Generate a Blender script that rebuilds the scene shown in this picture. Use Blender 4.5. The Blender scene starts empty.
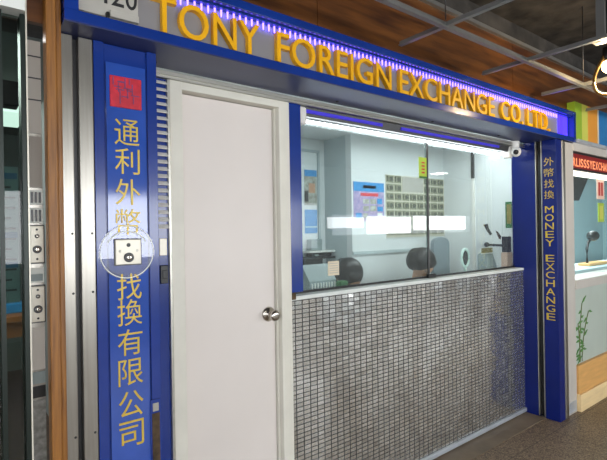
import bpy, bmesh, math, random
from mathutils import Vector, Matrix
random.seed(7)
SC = bpy.context.scene
COL = SC.collection
PI = math.pi

# ------------------------------------------------------------------ materials
def lin(h):
    h = h.lstrip('#')
    c = [int(h[i:i+2], 16)/255 for i in (0, 2, 4)]
    return tuple(x/12.92 if x <= .04045 else ((x+.055)/1.055)**2.4 for x in c) + (1,)

def mat(name, col, rough=.5, metal=0., var=.08, scale=12., bump=0., bscale=60., spec=.5, emit=None, estr=0.,
        stretch=(1, 1, 1), col2=None, coat=0.):
    m = bpy.data.materials.new(name); m.use_nodes = True
    nt = m.node_tree; n = nt.nodes; L = nt.links
    b = n['Principled BSDF']
    b.inputs['Roughness'].default_value = rough
    b.inputs['Metallic'].default_value = metal
    b.inputs['Specular IOR Level'].default_value = spec
    b.inputs['Coat Weight'].default_value = coat
    b.inputs['Coat Roughness'].default_value = .08
    c = lin(col)
    tc = n.new('ShaderNodeTexCoord'); mp = n.new('ShaderNodeMapping')
    mp.inputs['Scale'].default_value = stretch
    L.new(tc.outputs['Object'], mp.inputs['Vector'])
    nz = n.new('ShaderNodeTexNoise'); nz.inputs['Scale'].default_value = scale; nz.inputs['Detail'].default_value = 4
    L.new(mp.outputs['Vector'], nz.inputs['Vector'])
    rp = n.new('ShaderNodeValToRGB')
    if col2:
        rp.color_ramp.elements[0].color = lin(col2); rp.color_ramp.elements[1].color = c
    else:
        rp.color_ramp.elements[0].color = tuple(x*(1-var) for x in c[:3]) + (1,)
        rp.color_ramp.elements[1].color = tuple(min(1, x*(1+var)) for x in c[:3]) + (1,)
    rp.color_ramp.elements[0].position = .3; rp.color_ramp.elements[1].position = .7
    L.new(nz.outputs['Fac'], rp.inputs['Fac'])
    L.new(rp.outputs['Color'], b.inputs['Base Color'])
    if bump:
        n2 = n.new('ShaderNodeTexNoise'); n2.inputs['Scale'].default_value = bscale; n2.inputs['Detail'].default_value = 3
        L.new(mp.outputs['Vector'], n2.inputs['Vector'])
        bp = n.new('ShaderNodeBump'); bp.inputs['Strength'].default_value = bump; bp.inputs['Distance'].default_value = .01
        L.new(n2.outputs['Fac'], bp.inputs['Height']); L.new(bp.outputs['Normal'], b.inputs['Normal'])
    if emit:
        b.inputs['Emission Color'].default_value = lin(emit); b.inputs['Emission Strength'].default_value = estr
    return m

def glass_mat(name, tint, refl=1.0, haze=0.):
    """thin pane: fresnel mix of clear and mirror"""
    m = bpy.data.materials.new(name); m.use_nodes = True
    nt = m.node_tree; n = nt.nodes; L = nt.links
    n.remove(n['Principled BSDF']); out = n['Material Output']
    tr = n.new('ShaderNodeBsdfTransparent'); tr.inputs['Color'].default_value = lin(tint)
    gl = n.new('ShaderNodeBsdfGlossy'); gl.inputs['Roughness'].default_value = .0
    fr = n.new('ShaderNodeFresnel'); fr.inputs['IOR'].default_value = 1.5
    mu = n.new('ShaderNodeMath'); mu.operation = 'MULTIPLY'; mu.inputs[1].default_value = refl
    mx = n.new('ShaderNodeMixShader')
    ge = n.new('ShaderNodeNewGeometry'); fb = n.new('ShaderNodeMath'); fb.operation = 'SUBTRACT'; fb.inputs[0].default_value = 1
    L.new(ge.outputs['Backfacing'], fb.inputs[1])            # the mirror part sits on the faces met from outside only
    m3 = n.new('ShaderNodeMath'); m3.operation = 'MULTIPLY'; L.new(fr.outputs[0], m3.inputs[0]); L.new(fb.outputs[0], m3.inputs[1])
    L.new(m3.outputs[0], mu.inputs[0]); L.new(mu.outputs[0], mx.inputs['Fac'])
    if haze:
        df = n.new('ShaderNodeBsdfDiffuse'); df.inputs['Color'].default_value = (.8, .85, .85, 1)
        m2 = n.new('ShaderNodeMixShader'); m2.inputs['Fac'].default_value = haze
        L.new(tr.outputs[0], m2.inputs[1]); L.new(df.outputs[0], m2.inputs[2]); L.new(m2.outputs[0], mx.inputs[1])
    else:
        L.new(tr.outputs[0], mx.inputs[1])
    L.new(gl.outputs[0], mx.inputs[2]); L.new(mx.outputs[0], out.inputs['Surface'])
    return m

def tile_mat(name, tw, th, grout_w, grout_h):
    """silvery mosaic: stacked rectangular tiles on the xz plane with dark joints, each tile tilted and toned a little differently"""
    m = bpy.data.materials.new(name); m.use_nodes = True
    nt = m.node_tree; n = nt.nodes; L = nt.links; b = n['Principled BSDF']
    tc = n.new('ShaderNodeTexCoord'); sp = n.new('ShaderNodeSeparateXYZ'); L.new(tc.outputs['Object'], sp.inputs[0])
    def math_(op, a, v=None, c=None):
        q = n.new('ShaderNodeMath'); q.operation = op
        if hasattr(a, 'links'): L.new(a, q.inputs[0])
        else: q.inputs[0].default_value = a
        if v is not None:
            if hasattr(v, 'links'): L.new(v, q.inputs[1])
            else: q.inputs[1].default_value = v
        return q.outputs[0]
    u = math_('DIVIDE', sp.outputs['X'], tw); w = math_('DIVIDE', sp.outputs['Z'], th)
    fu = math_('FRACT', u); fv = math_('FRACT', w)
    cu = math_('FLOOR', u); cv = math_('FLOOR', w)
    mask = math_('MULTIPLY', math_('GREATER_THAN', fu, grout_w/tw), math_('GREATER_THAN', fv, grout_h/th))
    cb = n.new('ShaderNodeCombineXYZ'); L.new(cu, cb.inputs[0]); L.new(cv, cb.inputs[1])
    wn = n.new('ShaderNodeTexWhiteNoise'); wn.noise_dimensions = '2D'; L.new(cb.outputs[0], wn.inputs['Vector'])
    rp = n.new('ShaderNodeValToRGB'); L.new(wn.outputs['Value'], rp.inputs['Fac'])
    rp.color_ramp.elements[0].color = lin('#cfd0cc'); rp.color_ramp.elements[1].color = lin('#f2f3ef')
    mx = n.new('ShaderNodeMix'); mx.data_type = 'RGBA'
    L.new(mask, mx.inputs['Factor']); mx.inputs['A'].default_value = lin('#1a1a1b'); L.new(rp.outputs['Color'], mx.inputs['B'])
    L.new(mx.outputs['Result'], b.inputs['Base Color'])
    L.new(math_('MULTIPLY', mask, .86), b.inputs['Metallic'])
    rr = math_('SUBTRACT', .60, math_('MULTIPLY', mask, .41)); L.new(rr, b.inputs['Roughness'])
    # tile tilt
    vs = n.new('ShaderNodeVectorMath'); vs.operation = 'SUBTRACT'; L.new(wn.outputs['Color'], vs.inputs[0]); vs.inputs[1].default_value = (.5, .5, .5)
    sc = n.new('ShaderNodeVectorMath'); sc.operation = 'SCALE'; L.new(vs.outputs[0], sc.inputs[0]); sc.inputs['Scale'].default_value = .06
    ge = n.new('ShaderNodeNewGeometry')
    ad = n.new('ShaderNodeVectorMath'); ad.operation = 'ADD'; L.new(ge.outputs['Normal'], ad.inputs[0]); L.new(sc.outputs[0], ad.inputs[1])
    # the hand-laid wall is not quite flat: slow waves, a little taller than wide
    mp = n.new('ShaderNodeMapping'); mp.inputs['Scale'].default_value = (4.2, 4.2, 2.2); L.new(tc.outputs['Object'], mp.inputs['Vector'])
    wv = n.new('ShaderNodeTexNoise'); wv.inputs['Scale'].default_value = 1; wv.inputs['Detail'].default_value = 3; L.new(mp.outputs['Vector'], wv.inputs['Vector'])
    v2 = n.new('ShaderNodeVectorMath'); v2.operation = 'SUBTRACT'; L.new(wv.outputs['Color'], v2.inputs[0]); v2.inputs[1].default_value = (.5, .5, .5)
    s2 = n.new('ShaderNodeVectorMath'); s2.operation = 'SCALE'; L.new(v2.outputs[0], s2.inputs[0]); s2.inputs['Scale'].default_value = .34
    a2 = n.new('ShaderNodeVectorMath'); a2.operation = 'ADD'; L.new(ad.outputs[0], a2.inputs[0]); L.new(s2.outputs[0], a2.inputs[1])
    no = n.new('ShaderNodeVectorMath'); no.operation = 'NORMALIZE'; L.new(a2.outputs[0], no.inputs[0])
    bp = n.new('ShaderNodeBump'); bp.inputs['Strength'].default_value = .5; bp.inputs['Distance'].default_value = .002
    L.new(mask, bp.inputs['Height']); L.new(no.outputs[0], bp.inputs['Normal']); L.new(bp.outputs[0], b.inputs['Normal'])
    return m

def floor_mat(name, cols, tile=.6, speck=220., rough=.35):
    m = bpy.data.materials.new(name); m.use_nodes = True
    nt = m.node_tree; n = nt.nodes; L = nt.links; b = n['Principled BSDF']
    tc = n.new('ShaderNodeTexCoord')
    vo = n.new('ShaderNodeTexVoronoi'); vo.inputs['Scale'].default_value = speck; L.new(tc.outputs['Object'], vo.inputs['Vector'])
    sx = n.new('ShaderNodeSeparateColor'); L.new(vo.outputs['Color'], sx.inputs[0])
    rp = n.new('ShaderNodeValToRGB'); L.new(sx.outputs[0], rp.inputs['Fac'])
    e = rp.color_ramp.elements
    e[0].color = lin(cols[0]); e[1].color = lin(cols[-1])
    for i, c in enumerate(cols[1:-1]):
        q = e.new((i+1)/(len(cols)-1)); q.color = lin(c)
    nz = n.new('ShaderNodeTexNoise'); nz.inputs['Scale'].default_value = 2.5; nz.inputs['Detail'].default_value = 5
    L.new(tc.outputs['Object'], nz.inputs['Vector'])
    br = n.new('ShaderNodeTexBrick'); br.offset = 0; br.inputs['Scale'].default_value = 1
    br.inputs['Brick Width'].default_value = tile; br.inputs['Row Height'].default_value = tile; br.inputs['Mortar Size'].default_value = .003
    br.inputs['Color1'].default_value = (1, 1, 1, 1); br.inputs['Color2'].default_value = (.9, .9, .9, 1); br.inputs['Mortar'].default_value = (.35, .35, .35, 1)
    L.new(tc.outputs['Object'], br.inputs['Vector'])
    m1 = n.new('ShaderNodeMix'); m1.data_type = 'RGBA'; m1.blend_type = 'MULTIPLY'; m1.inputs['Factor'].default_value = 1
    L.new(rp.outputs['Color'], m1.inputs['A']); L.new(br.outputs['Color'], m1.inputs['B'])
    r2 = n.new('ShaderNodeValToRGB'); L.new(nz.outputs['Fac'], r2.inputs['Fac'])
    r2.color_ramp.elements[0].color = (.7, .7, .7, 1); r2.color_ramp.elements[1].color = (1.2, 1.2, 1.2, 1)
    m2 = n.new('ShaderNodeMix'); m2.data_type = 'RGBA'; m2.blend_type = 'MULTIPLY'; m2.inputs['Factor'].default_value = 1
    L.new(m1.outputs['Result'], m2.inputs['A']); L.new(r2.outputs['Color'], m2.inputs['B'])
    L.new(m2.outputs['Result'], b.inputs['Base Color']); b.inputs['Roughness'].default_value = rough
    return m

M = {}
M['blue'] = mat('blue_paint', '#0f3284', .22, 0, .10, 5, bump=.03, bscale=8, coat=.4)
M['blue_deep'] = mat('blue_paint_shaded', '#081d6a', .3, 0, .10, 5, spec=.3, coat=.05)  # pillar blue darkened, the jamb's shade put into the colour
M['blue_plate'] = mat('blue_acrylic', '#2b4fa6', .08, 0, .10, 9, coat=.8)
M['soffit'] = mat('soffit_sheet', '#262f5c', .4, 0, .12, 4)
M['steel'] = mat('brushed_steel', '#a09c94', .3, .9, .10, 3, bump=.05, bscale=30, stretch=(30, 30, 1))
M['steel_dark'] = mat('dark_steel', '#4b4b4c', .4, .8, .1, 6)
M['alu'] = mat('aluminium', '#b9b7ae', .35, .8, .1, 4, stretch=(.5, 6, 6))
M['brown'] = mat('brown_wood', '#a06a2a', .45, 0, .25, 6, bump=.15, bscale=20, stretch=(18, 18, 1), col2='#74481c')
M['fascia'] = mat('varnished_board', '#71431a', .38, 0, .2, 3, bump=.05, bscale=12, stretch=(1, 9, 9), col2='#3a1d0b')
M['concrete'] = mat('dark_concrete', '#433f3b', .9, 0, .2, 7, bump=.8, bscale=14, col2='#1d1b19')
M['tbar'] = mat('painted_tbar', '#8b8b88', .35, .6, .1, 5)
M['door'] = mat('white_door_paint', '#ded6d0', .42, 0, .03, 2.5)
M['casing'] = mat('cream_casing_paint', '#dcd9cd', .45, 0, .05, 8, bump=.05, bscale=50)
M['chrome'] = mat('satin_chrome', '#c9c2b8', .22, 1, .05, 6)
M['tile'] = tile_mat('silver_mosaic', .0455, .0224, .0050, .0032)
M['sill'] = mat('pale_stone_sill', '#dfe4e0', .3, 0, .05, 10)
M['strip'] = mat('pale_metal_strip', '#c9d0d8', .35, .5, .08, 8)
M['yellow'] = mat('yellow_letter_face', '#f0b00c', .35, 0, .05, 14)
M['gold'] = mat('gold_lettering', '#cdb03c', .35, .1, .08, 30)
M['signback'] = mat('sign_backing', '#8f8c8d', .4, .15, .08, 3)
M['plaque'] = mat('grey_plaque', '#b5b1a8', .5, 0, .06, 20)
M['black'] = mat('black_plastic', '#141414', .35, 0, .1, 10)
M['ink'] = mat('black_ink', '#1a1a1c', .6, 0, .1, 10)
M['led'] = mat('led_glow', '#7a5cff', .4, emit='#6a55ff', estr=6.5)
M['ledv'] = mat('led_tube_glow', '#3a2aff', .4, emit='#3a28ff', estr=2.2)
M['white_plastic'] = mat('white_plastic', '#e6e4de', .35, 0, .04, 8)
M['tube'] = mat('fluorescent_glow', '#ffffff', .4, emit='#f2fbff', estr=9)
M['violet'] = mat('violet_glow', '#3d35b8', .3, emit='#3f33c8', estr=.35)
M['seal'] = mat('red_seal', '#c01830', .4, 0, .2, 40)
M['seal_line'] = mat('seal_carving', '#7a3a6a', .5, 0, .2, 40)
M['cream'] = mat('cream_plate', '#dbd5c6', .35, .2, .06, 14)
M['rust'] = mat('rusty_slot', '#5d4a33', .8, .1, .3, 30, bump=.4, bscale=80, col2='#2f2417')
M['wall_in'] = mat('pale_interior_wall', '#dcdfdf', .5, 0, .03, 2)
M['ceil_in'] = mat('interior_ceiling_board', '#d8dcdc', .6, 0, .04, 3)
M['partition'] = mat('grey_partition', '#b9c4c5', .5, 0, .05, 3)
M['glass'] = glass_mat('shop_window_glass', '#edf3f3', 1.5, .03)
M['glass_dark'] = glass_mat('green_glass', '#c0cbc6', 1.0)
M['sticker'] = glass_mat('clear_sticker', '#e4e8ff', 1.6, .22)
M['floor'] = floor_mat('brown_granite', ['#4a3c2e', '#776451', '#8d7963', '#ab977e'], .6, 160, .42)
M['step'] = mat('worn_cement', '#7b6c59', .45, 0, .2, 6, bump=.1, bscale=40)
M['floor_in'] = floor_mat('indoor_terrazzo', ['#6a6a66', '#8a8a86', '#a8a8a2'], .3, 180, .4)
M['skin'] = mat('skin', '#c99a7c', .5, 0, .05, 20)
M['hair'] = mat('black_hair', '#16130f', .38, 0, .4, 30, bump=.5, bscale=40, stretch=(1, 1, .2))
M['shirt'] = mat('dark_shirt', '#3d4450', .8, 0, .1, 20)
M['shirt_b'] = mat('pale_shirt', '#8fa09c', .8, 0, .1, 20)
M['trouser'] = mat('dark_trousers', '#23252b', .85, 0, .1, 20)
M['chairgrey'] = mat('grey_upholstery', '#87949b', .7, 0, .06, 20)
M['poster_blue'] = mat('blue_print', '#2f8fd0', .4, 0, .15, 20)
M['poster_sky'] = mat('sky_print', '#4fa6dd', .4, 0, .12, 25)
M['poster_pink'] = mat('pink_lilac_print', '#c9b2d2', .4, 0, .2, 38, col2='#8c86b8')
M['poster_red'] = mat('red_print', '#d8454f', .4, 0, .15, 30)
M['poster_tan'] = mat('photo_print', '#c9cfc4', .4, 0, .2, 24, col2='#7f7669')
M['note_sheet'] = mat('beige_sheet', '#cfcab8', .5, 0, .1, 14)
M['note'] = mat('banknote_print', '#a3a287', .5, 0, .2, 70, col2='#6f7560')
M['note_dark'] = mat('banknote_portrait', '#4c4f45', .5, 0, .2, 60)
M['paper'] = mat('white_paper', '#e8ebe6', .6, 0, .04, 14)
M['paper_cream'] = mat('cream_paper', '#d9cdb4', .6, 0, .05, 18)
M['paper_blue'] = mat('pale_blue_paper', '#b4d4dc', .6, 0, .06, 18)
M['lime'] = mat('lime_card', '#a9c43a', .45, 0, .06, 18)
M['green'] = mat('green_card', '#2f6a33', .45, 0, .1, 18)
M['olive'] = mat('olive_card', '#8a7c3c', .45, 0, .12, 30)
M['redtext'] = mat('red_text', '#c23a2a', .5, 0, .1, 18)
M['machine'] = mat('grey_machine', '#8d9a9a', .45, 0, .08, 16)
M['beige'] = mat('beige_box', '#c3a491', .6, 0, .05, 16)
M['wood_low'] = mat('honey_wood_lit', '#f4d7a2', .42, 0, .08, 5, stretch=(1, 8, 8))  # honey wood made paler: light on the lower board put into colour
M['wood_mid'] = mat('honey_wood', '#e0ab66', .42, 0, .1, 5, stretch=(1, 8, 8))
M['wood_desk'] = mat('orange_desk_wood', '#a0602a', .45, 0, .15, 8)
M['postwhite'] = mat('offwhite_post', '#c6c0b8', .45, 0, .05, 5)
M['panel_g'] = mat('frosted_panel', '#b9c4ba', .4, 0, .04, 4)
M['leaf'] = mat('leaf_green', '#4f8a3c', .5, 0, .2, 30)
M['stem'] = mat('stem_green', '#6f7a4a', .5, 0, .2, 30)
M['ledsign'] = mat('led_display_panel', '#5a0f10', .35, 0, .2, 60, emit='#a01810', estr=.35)
M['ledtext'] = mat('led_display_text', '#ff9a6a', .4, emit='#ff9a66', estr=.55)
M['s_green'] = mat('green_board', '#93b52f', .45, 0, .05, 5)
M['s_lime'] = mat('yellow_green_board', '#cdd05a', .45, 0, .05, 5)
M['s_orange'] = mat('orange_board', '#e59a35', .45, 0, .05, 5)
M['s_cream'] = mat('cream_board', '#e3dcc0', .45, 0, .05, 5)
M['s_blue'] = mat('blue_board', '#1f78b8', .45, 0, .05, 5)
M['s_grey'] = mat('slate_board', '#5f7f92', .45, 0, .05, 5)
M['pink'] = mat('pink_paper', '#f0c9b4', .5, 0, .05, 14)
M['mint'] = mat('mint_wall', '#c4dce0', .5, 0, .05, 3)
M['frame_green'] = mat('dark_green_frame', '#18231e', .35, .3, .1, 10)
M['inner_dark'] = mat('dark_interior_wall', '#5f6562', .6, 0, .15, 3)
M['dark_floor'] = floor_mat('dark_brown_floor', ['#1d130c', '#2d1f14', '#40301f'], .3, 40, .6)
M['brass'] = mat('brass_conduit', '#8f6a36', .4, .6, .1, 20)
M['bulb'] = mat('warm_bulb_glow', '#ffe6b0', .4, emit='#ffd890', estr=14)
M['panel_glow'] = mat('ceiling_panel_glow', '#f4fffa', .4, emit='#f0fff8', estr=2.2)
M['sign_red'] = mat('brick_red_panel', '#b0604a', .45, 0, .12, 14)
M['opp_wall'] = mat('cream_wall', '#dfe2e5', .7, 0, .06, 2)
M['granite_refl'] = mat('floor_reflection_steel', '#9a9a96', .35, .1, .2, 60, col2='#6d6d69')  # speckled floor reflection painted onto the pilaster's steel
M['taupe'] = mat('taupe_panel', '#9b938a', .45, .1, .05, 5)
M['mirror'] = mat('mirror_glass', '#a9ab98', .05, .9, .03, 5)
M['turquoise'] = mat('pale_turquoise_plastic', '#cfe6df', .35, 0, .05, 8)

# ------------------------------------------------------------------ mesh builder
WORLD = {}
class MB:
    def __init__(self): self.bm = bmesh.new(); self.mi = 0
    def _tag(self, faces):
        for f in faces: f.material_index = self.mi
    def box(self, x0, x1, y0, y1, z0, z1, bev=0.):
        v = [self.bm.verts.new(p) for p in ((x0,y0,z0),(x1,y0,z0),(x1,y1,z0),(x0,y1,z0),(x0,y0,z1),(x1,y0,z1),(x1,y1,z1),(x0,y1,z1))]
        fs = [self.bm.faces.new([v[i] for i in q]) for q in ((3,2,1,0),(4,5,6,7),(0,1,5,4),(1,2,6,5),(2,3,7,6),(3,0,4,7))]
        self._tag(fs)
        if bev:
            es = list({e for f in fs for e in f.edges})
            r = bmesh.ops.bevel(self.bm, geom=es, offset=bev, segments=2, affect='EDGES', profile=.5)
            self._tag(r['faces'])
        return self
    def prism(self, pts, axis, a, b):
        """polygon pts (2-D) pushed along axis from a to b; axis x: pts=(y,z), y: pts=(x,z), z: pts=(x,y)"""
        def P(p, t):
            return {'x': (t, p[0], p[1]), 'y': (p[0], t, p[1]), 'z': (p[0], p[1], t)}[axis]
        A = [self.bm.verts.new(P(p, a)) for p in pts]; B = [self.bm.verts.new(P(p, b)) for p in pts]
        n = len(pts); fs = [self.bm.faces.new(A[::-1]), self.bm.faces.new(B)]
        for i in range(n): fs.append(self.bm.faces.new((A[i], A[(i+1) % n], B[(i+1) % n], B[i])))
        bmesh.ops.recalc_face_normals(self.bm, faces=fs); self._tag(fs); return self
    def cyl(self, p0, p1, r0, r1=None, n=20, cap=True):
        r1 = r0 if r1 is None else r1
        p0, p1 = Vector(p0), Vector(p1); d = (p1-p0)
        q = d.to_track_quat('Z', 'Y').to_matrix()
        A, B = [], []
        for i in range(n):
            a = 2*PI*i/n; o = q @ Vector((math.cos(a), math.sin(a), 0))
            A.append(self.bm.verts.new(p0+o*r0)); B.append(self.bm.verts.new(p1+o*r1))
        fs = [self.bm.faces.new((A[i], A[(i+1) % n], B[(i+1) % n], B[i])) for i in range(n)]
        for f in fs: f.smooth = True
        if cap: fs += [self.bm.faces.new(A[::-1]), self.bm.faces.new(B)]
        self._tag(fs); return self
    def lathe(self, origin, axis, prof, n=24):
        """prof: list of (distance along axis, radius)"""
        o = Vector(origin); q = Vector(axis).to_track_quat('Z', 'Y').to_matrix(); rings = []
        for d, r in prof:
            rings.append([self.bm.verts.new(o + q @ Vector((math.cos(2*PI*i/n)*max(r, 1e-5), math.sin(2*PI*i/n)*max(r, 1e-5), d))) for i in range(n)])
        fs = []
        for a, b in zip(rings, rings[1:]):
            for i in range(n): fs.append(self.bm.faces.new((a[i], a[(i+1) % n], b[(i+1) % n], b[i])))
        for f in fs: f.smooth = True
        fs += [self.bm.faces.new(rings[0][::-1]), self.bm.faces.new(rings[-1])]
        self._tag(fs); return self
    def tube(self, pts, r, n=10, closed=False):
        pts = [Vector(p) for p in pts]; k = len(pts); rings = []
        up = Vector((0, 0, 1))
        for i, p in enumerate(pts):
            if closed: t = pts[(i+1) % k]-pts[i-1]
            else: t = pts[min(i+1, k-1)]-pts[max(i-1, 0)]
            t.normalize(); s = t.cross(up)
            if s.length < .05: s = t.cross(Vector((1, 0, 0)))
            s.normalize(); w = s.cross(t)
            rr = r[i] if isinstance(r, (list, tuple)) else r
            rings.append([self.bm.verts.new(p + (s*math.cos(2*PI*j/n) + w*math.sin(2*PI*j/n))*rr) for j in range(n)])
        fs = []
        pairs = list(zip(rings, rings[1:])) + ([(rings[-1], rings[0])] if closed else [])
        for a, b in pairs:
            for j in range(n): fs.append(self.bm.faces.new((a[j], a[(j+1) % n], b[(j+1) % n], b[j])))
        for f in fs: f.smooth = True
        if not closed: fs += [self.bm.faces.new(rings[0][::-1]), self.bm.faces.new(rings[-1])]
        self._tag(fs); return self
    def ball(self, c, rx, ry=None, rz=None, sub=3):
        ry = rx if ry is None else ry; rz = rx if rz is None else rz
        r = bmesh.ops.create_icosphere(self.bm, subdivisions=sub, radius=1)
        for v in r['verts']: v.co = Vector((v.co.x*rx, v.co.y*ry, v.co.z*rz)) + Vector(c)
        fs = {f for v in r['verts'] for f in v.link_faces}
        for f in fs: f.smooth = True
        self._tag(fs); return self
    def mesh(self, me, mtx):
        n0 = len(self.bm.verts); tmp = me.copy(); tmp.transform(mtx)
        f0 = len(self.bm.faces); self.bm.from_mesh(tmp); self.bm.faces.ensure_lookup_table()
        for f in self.bm.faces[f0:]: f.material_index = self.mi
        bpy.data.meshes.remove(tmp); return self
    def build(self, name, mats, parent=None, origin=None):
        mats = mats if isinstance(mats, (list, tuple)) else [mats]
        if parent is not None: org = WORLD[parent.name]
        elif origin is not None: org = Vector(origin)
        else:
            xs = [v.co for v in self.bm.verts]
            org = Vector(((min(p.x for p in xs)+max(p.x for p in xs))/2, (min(p.y for p in xs)+max(p.y for p in xs))/2, min(p.z for p in xs)))
        for v in self.bm.verts: v.co -= org
        me = bpy.data.meshes.new(name); bmesh.ops.recalc_face_normals(self.bm, faces=list(self.bm.faces))
        self.bm.to_mesh(me); self.bm.free()
        for k in mats: me.materials.append(M[k] if isinstance(k, str) else k)
        o = bpy.data.objects.new(name, me); COL.objects.link(o)
        if parent is not None: o.parent = parent
        else: o.location = org
        WORLD[o.name] = org.copy()
        return o

def tag(o, label=None, cat=None, group=None, kind=None):
    for k, v in (('label', label), ('category', cat), ('group', group), ('kind', kind)):
        if v: o[k] = v
    return o
def empty(name, loc, label, cat, group=None):
    o = bpy.data.objects.new(name, None); COL.objects.link(o); o.location = loc; o.empty_display_size = .05
    WORLD[o.name] = Vector(loc); return tag(o, label, cat, group)
def struct(name, mb, mats, origin=None): return tag(mb.build(name, mats, None, origin), kind='structure')
def box(*a, bev=0.): return MB().box(*a, bev=bev)
def place_copy(src, parent, d):
    """copy of a part, moved by d"""
    c = src.copy(); COL.objects.link(c); c.parent = parent; c.location = src.location + Vector(d); WORLD[c.name] = WORLD[parent.name]; return c

# ------------------------------------------------------------------ lettering
_cache = {}
def glyph(ch, depth=.01, bold=0.):
    """mesh of one text, unit size, standing on the xy plane; returns mesh and bounds"""
    key = (ch, depth, bold)
    if key in _cache: return _cache[key]
    cu = bpy.data.curves.new('glyph', 'FONT'); cu.body = ch; cu.size = 1; cu.extrude = depth/2; cu.offset = bold; cu.resolution_u = 4
    o = bpy.data.objects.new('glyph', cu); COL.objects.link(o)
    dg = bpy.context.evaluated_depsgraph_get(); dg.update()
    me = bpy.data.meshes.new_from_object(o.evaluated_get(dg))
    bpy.data.objects.remove(o); bpy.data.curves.remove(cu)
    xs = [v.co.x for v in me.vertices]; ys = [v.co.y for v in me.vertices]
    _cache[key] = (me, min(xs), max(xs), min(ys), max(ys))
    return _cache[key]
def put_glyph(ch, x0, x1, z0, z1, y_back, depth, face='-y', bold=0., mb=None):
    """fits one glyph into a rectangle of the facade; face -y: (x,z) rectangle, face -x: x0/x1 are y values from the reader's left to right"""
    me, a, b, c, d = glyph(ch, 1., bold)
    mb = mb or MB()
    sx = (x1-x0)/(b-a); sz = (z1-z0)/(d-c)
    if face == '-y':   # glyph z in [-.5,.5] -> y
        m = Matrix(((sx, 0, 0, x0-a*sx), (0, 0, -depth, y_back-depth/2), (0, sz, 0, z0-c*sz), (0, 0, 0, 1)))
    else:
        m = Matrix(((0, 0, -depth, y_back-depth/2), (sx, 0, 0, x0-a*sx), (0, sz, 0, z0-c*sz), (0, 0, 0, 1)))
    return mb.mesh(me, m)
def word_rects(word, x0, x1, gap=.0):
    """splits a word's span between its letters with the font's own advances"""
    me, a, b, c, d = glyph(word, 1.)
    out = []; s = (x1-x0)/(b-a)
    for i, ch in enumerate(word):
        pre = glyph(word[:i+1], 1.)
        g = glyph(ch, 1.)
        right = x0 + (pre[2]-a)*s
        out.append((ch, right-(g[2]-g[1])*s, right, g[3], g[4]))
    return out

# ------------------------------------------------------------------ walkway shell
struct('floor', box(-6, 14.2, -4.6, 1.70, -.12, 0), 'floor')
struct('floor_inside', box(.66, 14.2, 1.70, 6.2, -.12, 0), 'floor_in')
struct('floor_left', box(-6, .66, 1.70, 6.2, -.12, 0), 'dark_floor')
c = MB().box(-6, 14.2, -4.6, 6.2, 2.97, 3.15)
for bx in (-3.2, 1.35, 5.2, 9.0): c.box(bx, bx+.35, -4.6, 1.0, 2.84, 2.98)
struct('ceiling', c, 'concrete')
# far side of the walkway, behind the camera: low wall, lintel and columns around a long opening to the daylight
w = MB().box(-6, 14.2, -4.5, -4.3, 0, 1.08).box(-6, 6.9, -4.5, -4.3, 2.12, 2.97).box(6.9, 14.2, -4.5, -4.3, 1.86, 2.97).box(6.9, 14.2, -4.5, -4.3, 1.08, 1.36)
for cx in (-6, -2.4, 1.0, 4.4, 6.9, 12.9): w.box(cx, cx+.28, -4.5, -4.28, 1.08, 2.12)
struct('wall_front', w, 'opp_wall')
struct('wall_right', box(14.0, 14.2, -4.3, 6.2, 0, 2.97), 'inner_dark')
struct('trim_step', box(.40, 3.69, 1.70, 1.86, -.02, .004), 'step')
# varnished boards above the shop fronts
f = MB()
for i in range(9):
    a = -4 + i*1.8
    f.box(a, a+1.796, 1.665, 1.69, 2.17, 2.80)
struct('wall_fascia', f, 'fascia')
struct('trim_fascia', box(-4, 12, 1.64, 1.70, 2.80, 2.825), 'tbar')
struct('trim_bulkhead', box(-4, 12, 1.69, 1.80, 2.17, 2.97), 'concrete')

# suspended ceiling grid: bare T-bars
def tbar_x(y, x0, x1, z=2.43):
    return MB().box(x0, x1, y-.012, y+.012, z, z+.006).box(x0, x1, y-.003, y+.003, z+.006, z+.026).box(x0, x1, y-.005, y+.005, z+.022, z+.028)
def tbar_y(x, y0, y1, z=2.436):
    return MB().box(x-.012, x+.012, y0, y1, z, z+.006).box(x-.003, x+.003, y0, y1, z+.006, z+.024)
t = tbar_x(1.285, -2.2, 9); tag(t.build('ceiling_runner', 'tbar'), 'long grey metal ceiling runner hanging nearest the blue signboard', 'ceiling bar', 'grey ceiling runners')
for i, x in enumerate((1.86, 2.63, 3.40, 4.17)):
    lab = ['grey cross bar of the open ceiling above the word FOREIGN', 'grey cross bar of the open ceiling above the word CO.',
           'short-looking grey cross bar above the right end of the blue sign', 'grey cross bar of the open ceiling above the striped coloured fascia'][i]
    y0 = -1.2 if x < 3 else 1.0
    tag(tbar_y(x, y0, 1.56).build('ceiling_cross_bar', 'tbar'), lab, 'ceiling bar', 'grey ceiling cross bars')
h = MB().box(2.652, 2.668, .90, .94, 2.44, 2.97).box(2.61, 2.71, .88, .96, 2.44, 2.448)
tag(h.build('ceiling_hanger', 'tbar'), 'grey hanger strip dropping from the concrete slab to a ceiling bar', 'hanger')
for x, l in ((1.86, 'thin rod tying the ceiling grid up above the word FOREIGN'), (3.40, 'thin rod tying the ceiling grid up above the sign right end')):
    tag(MB().cyl((x, 1.285, 2.47), (x, 1.285, 2.97), .003, n=8).build('hanger_rod', 'steel_dark'), l, 'hanger')

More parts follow.
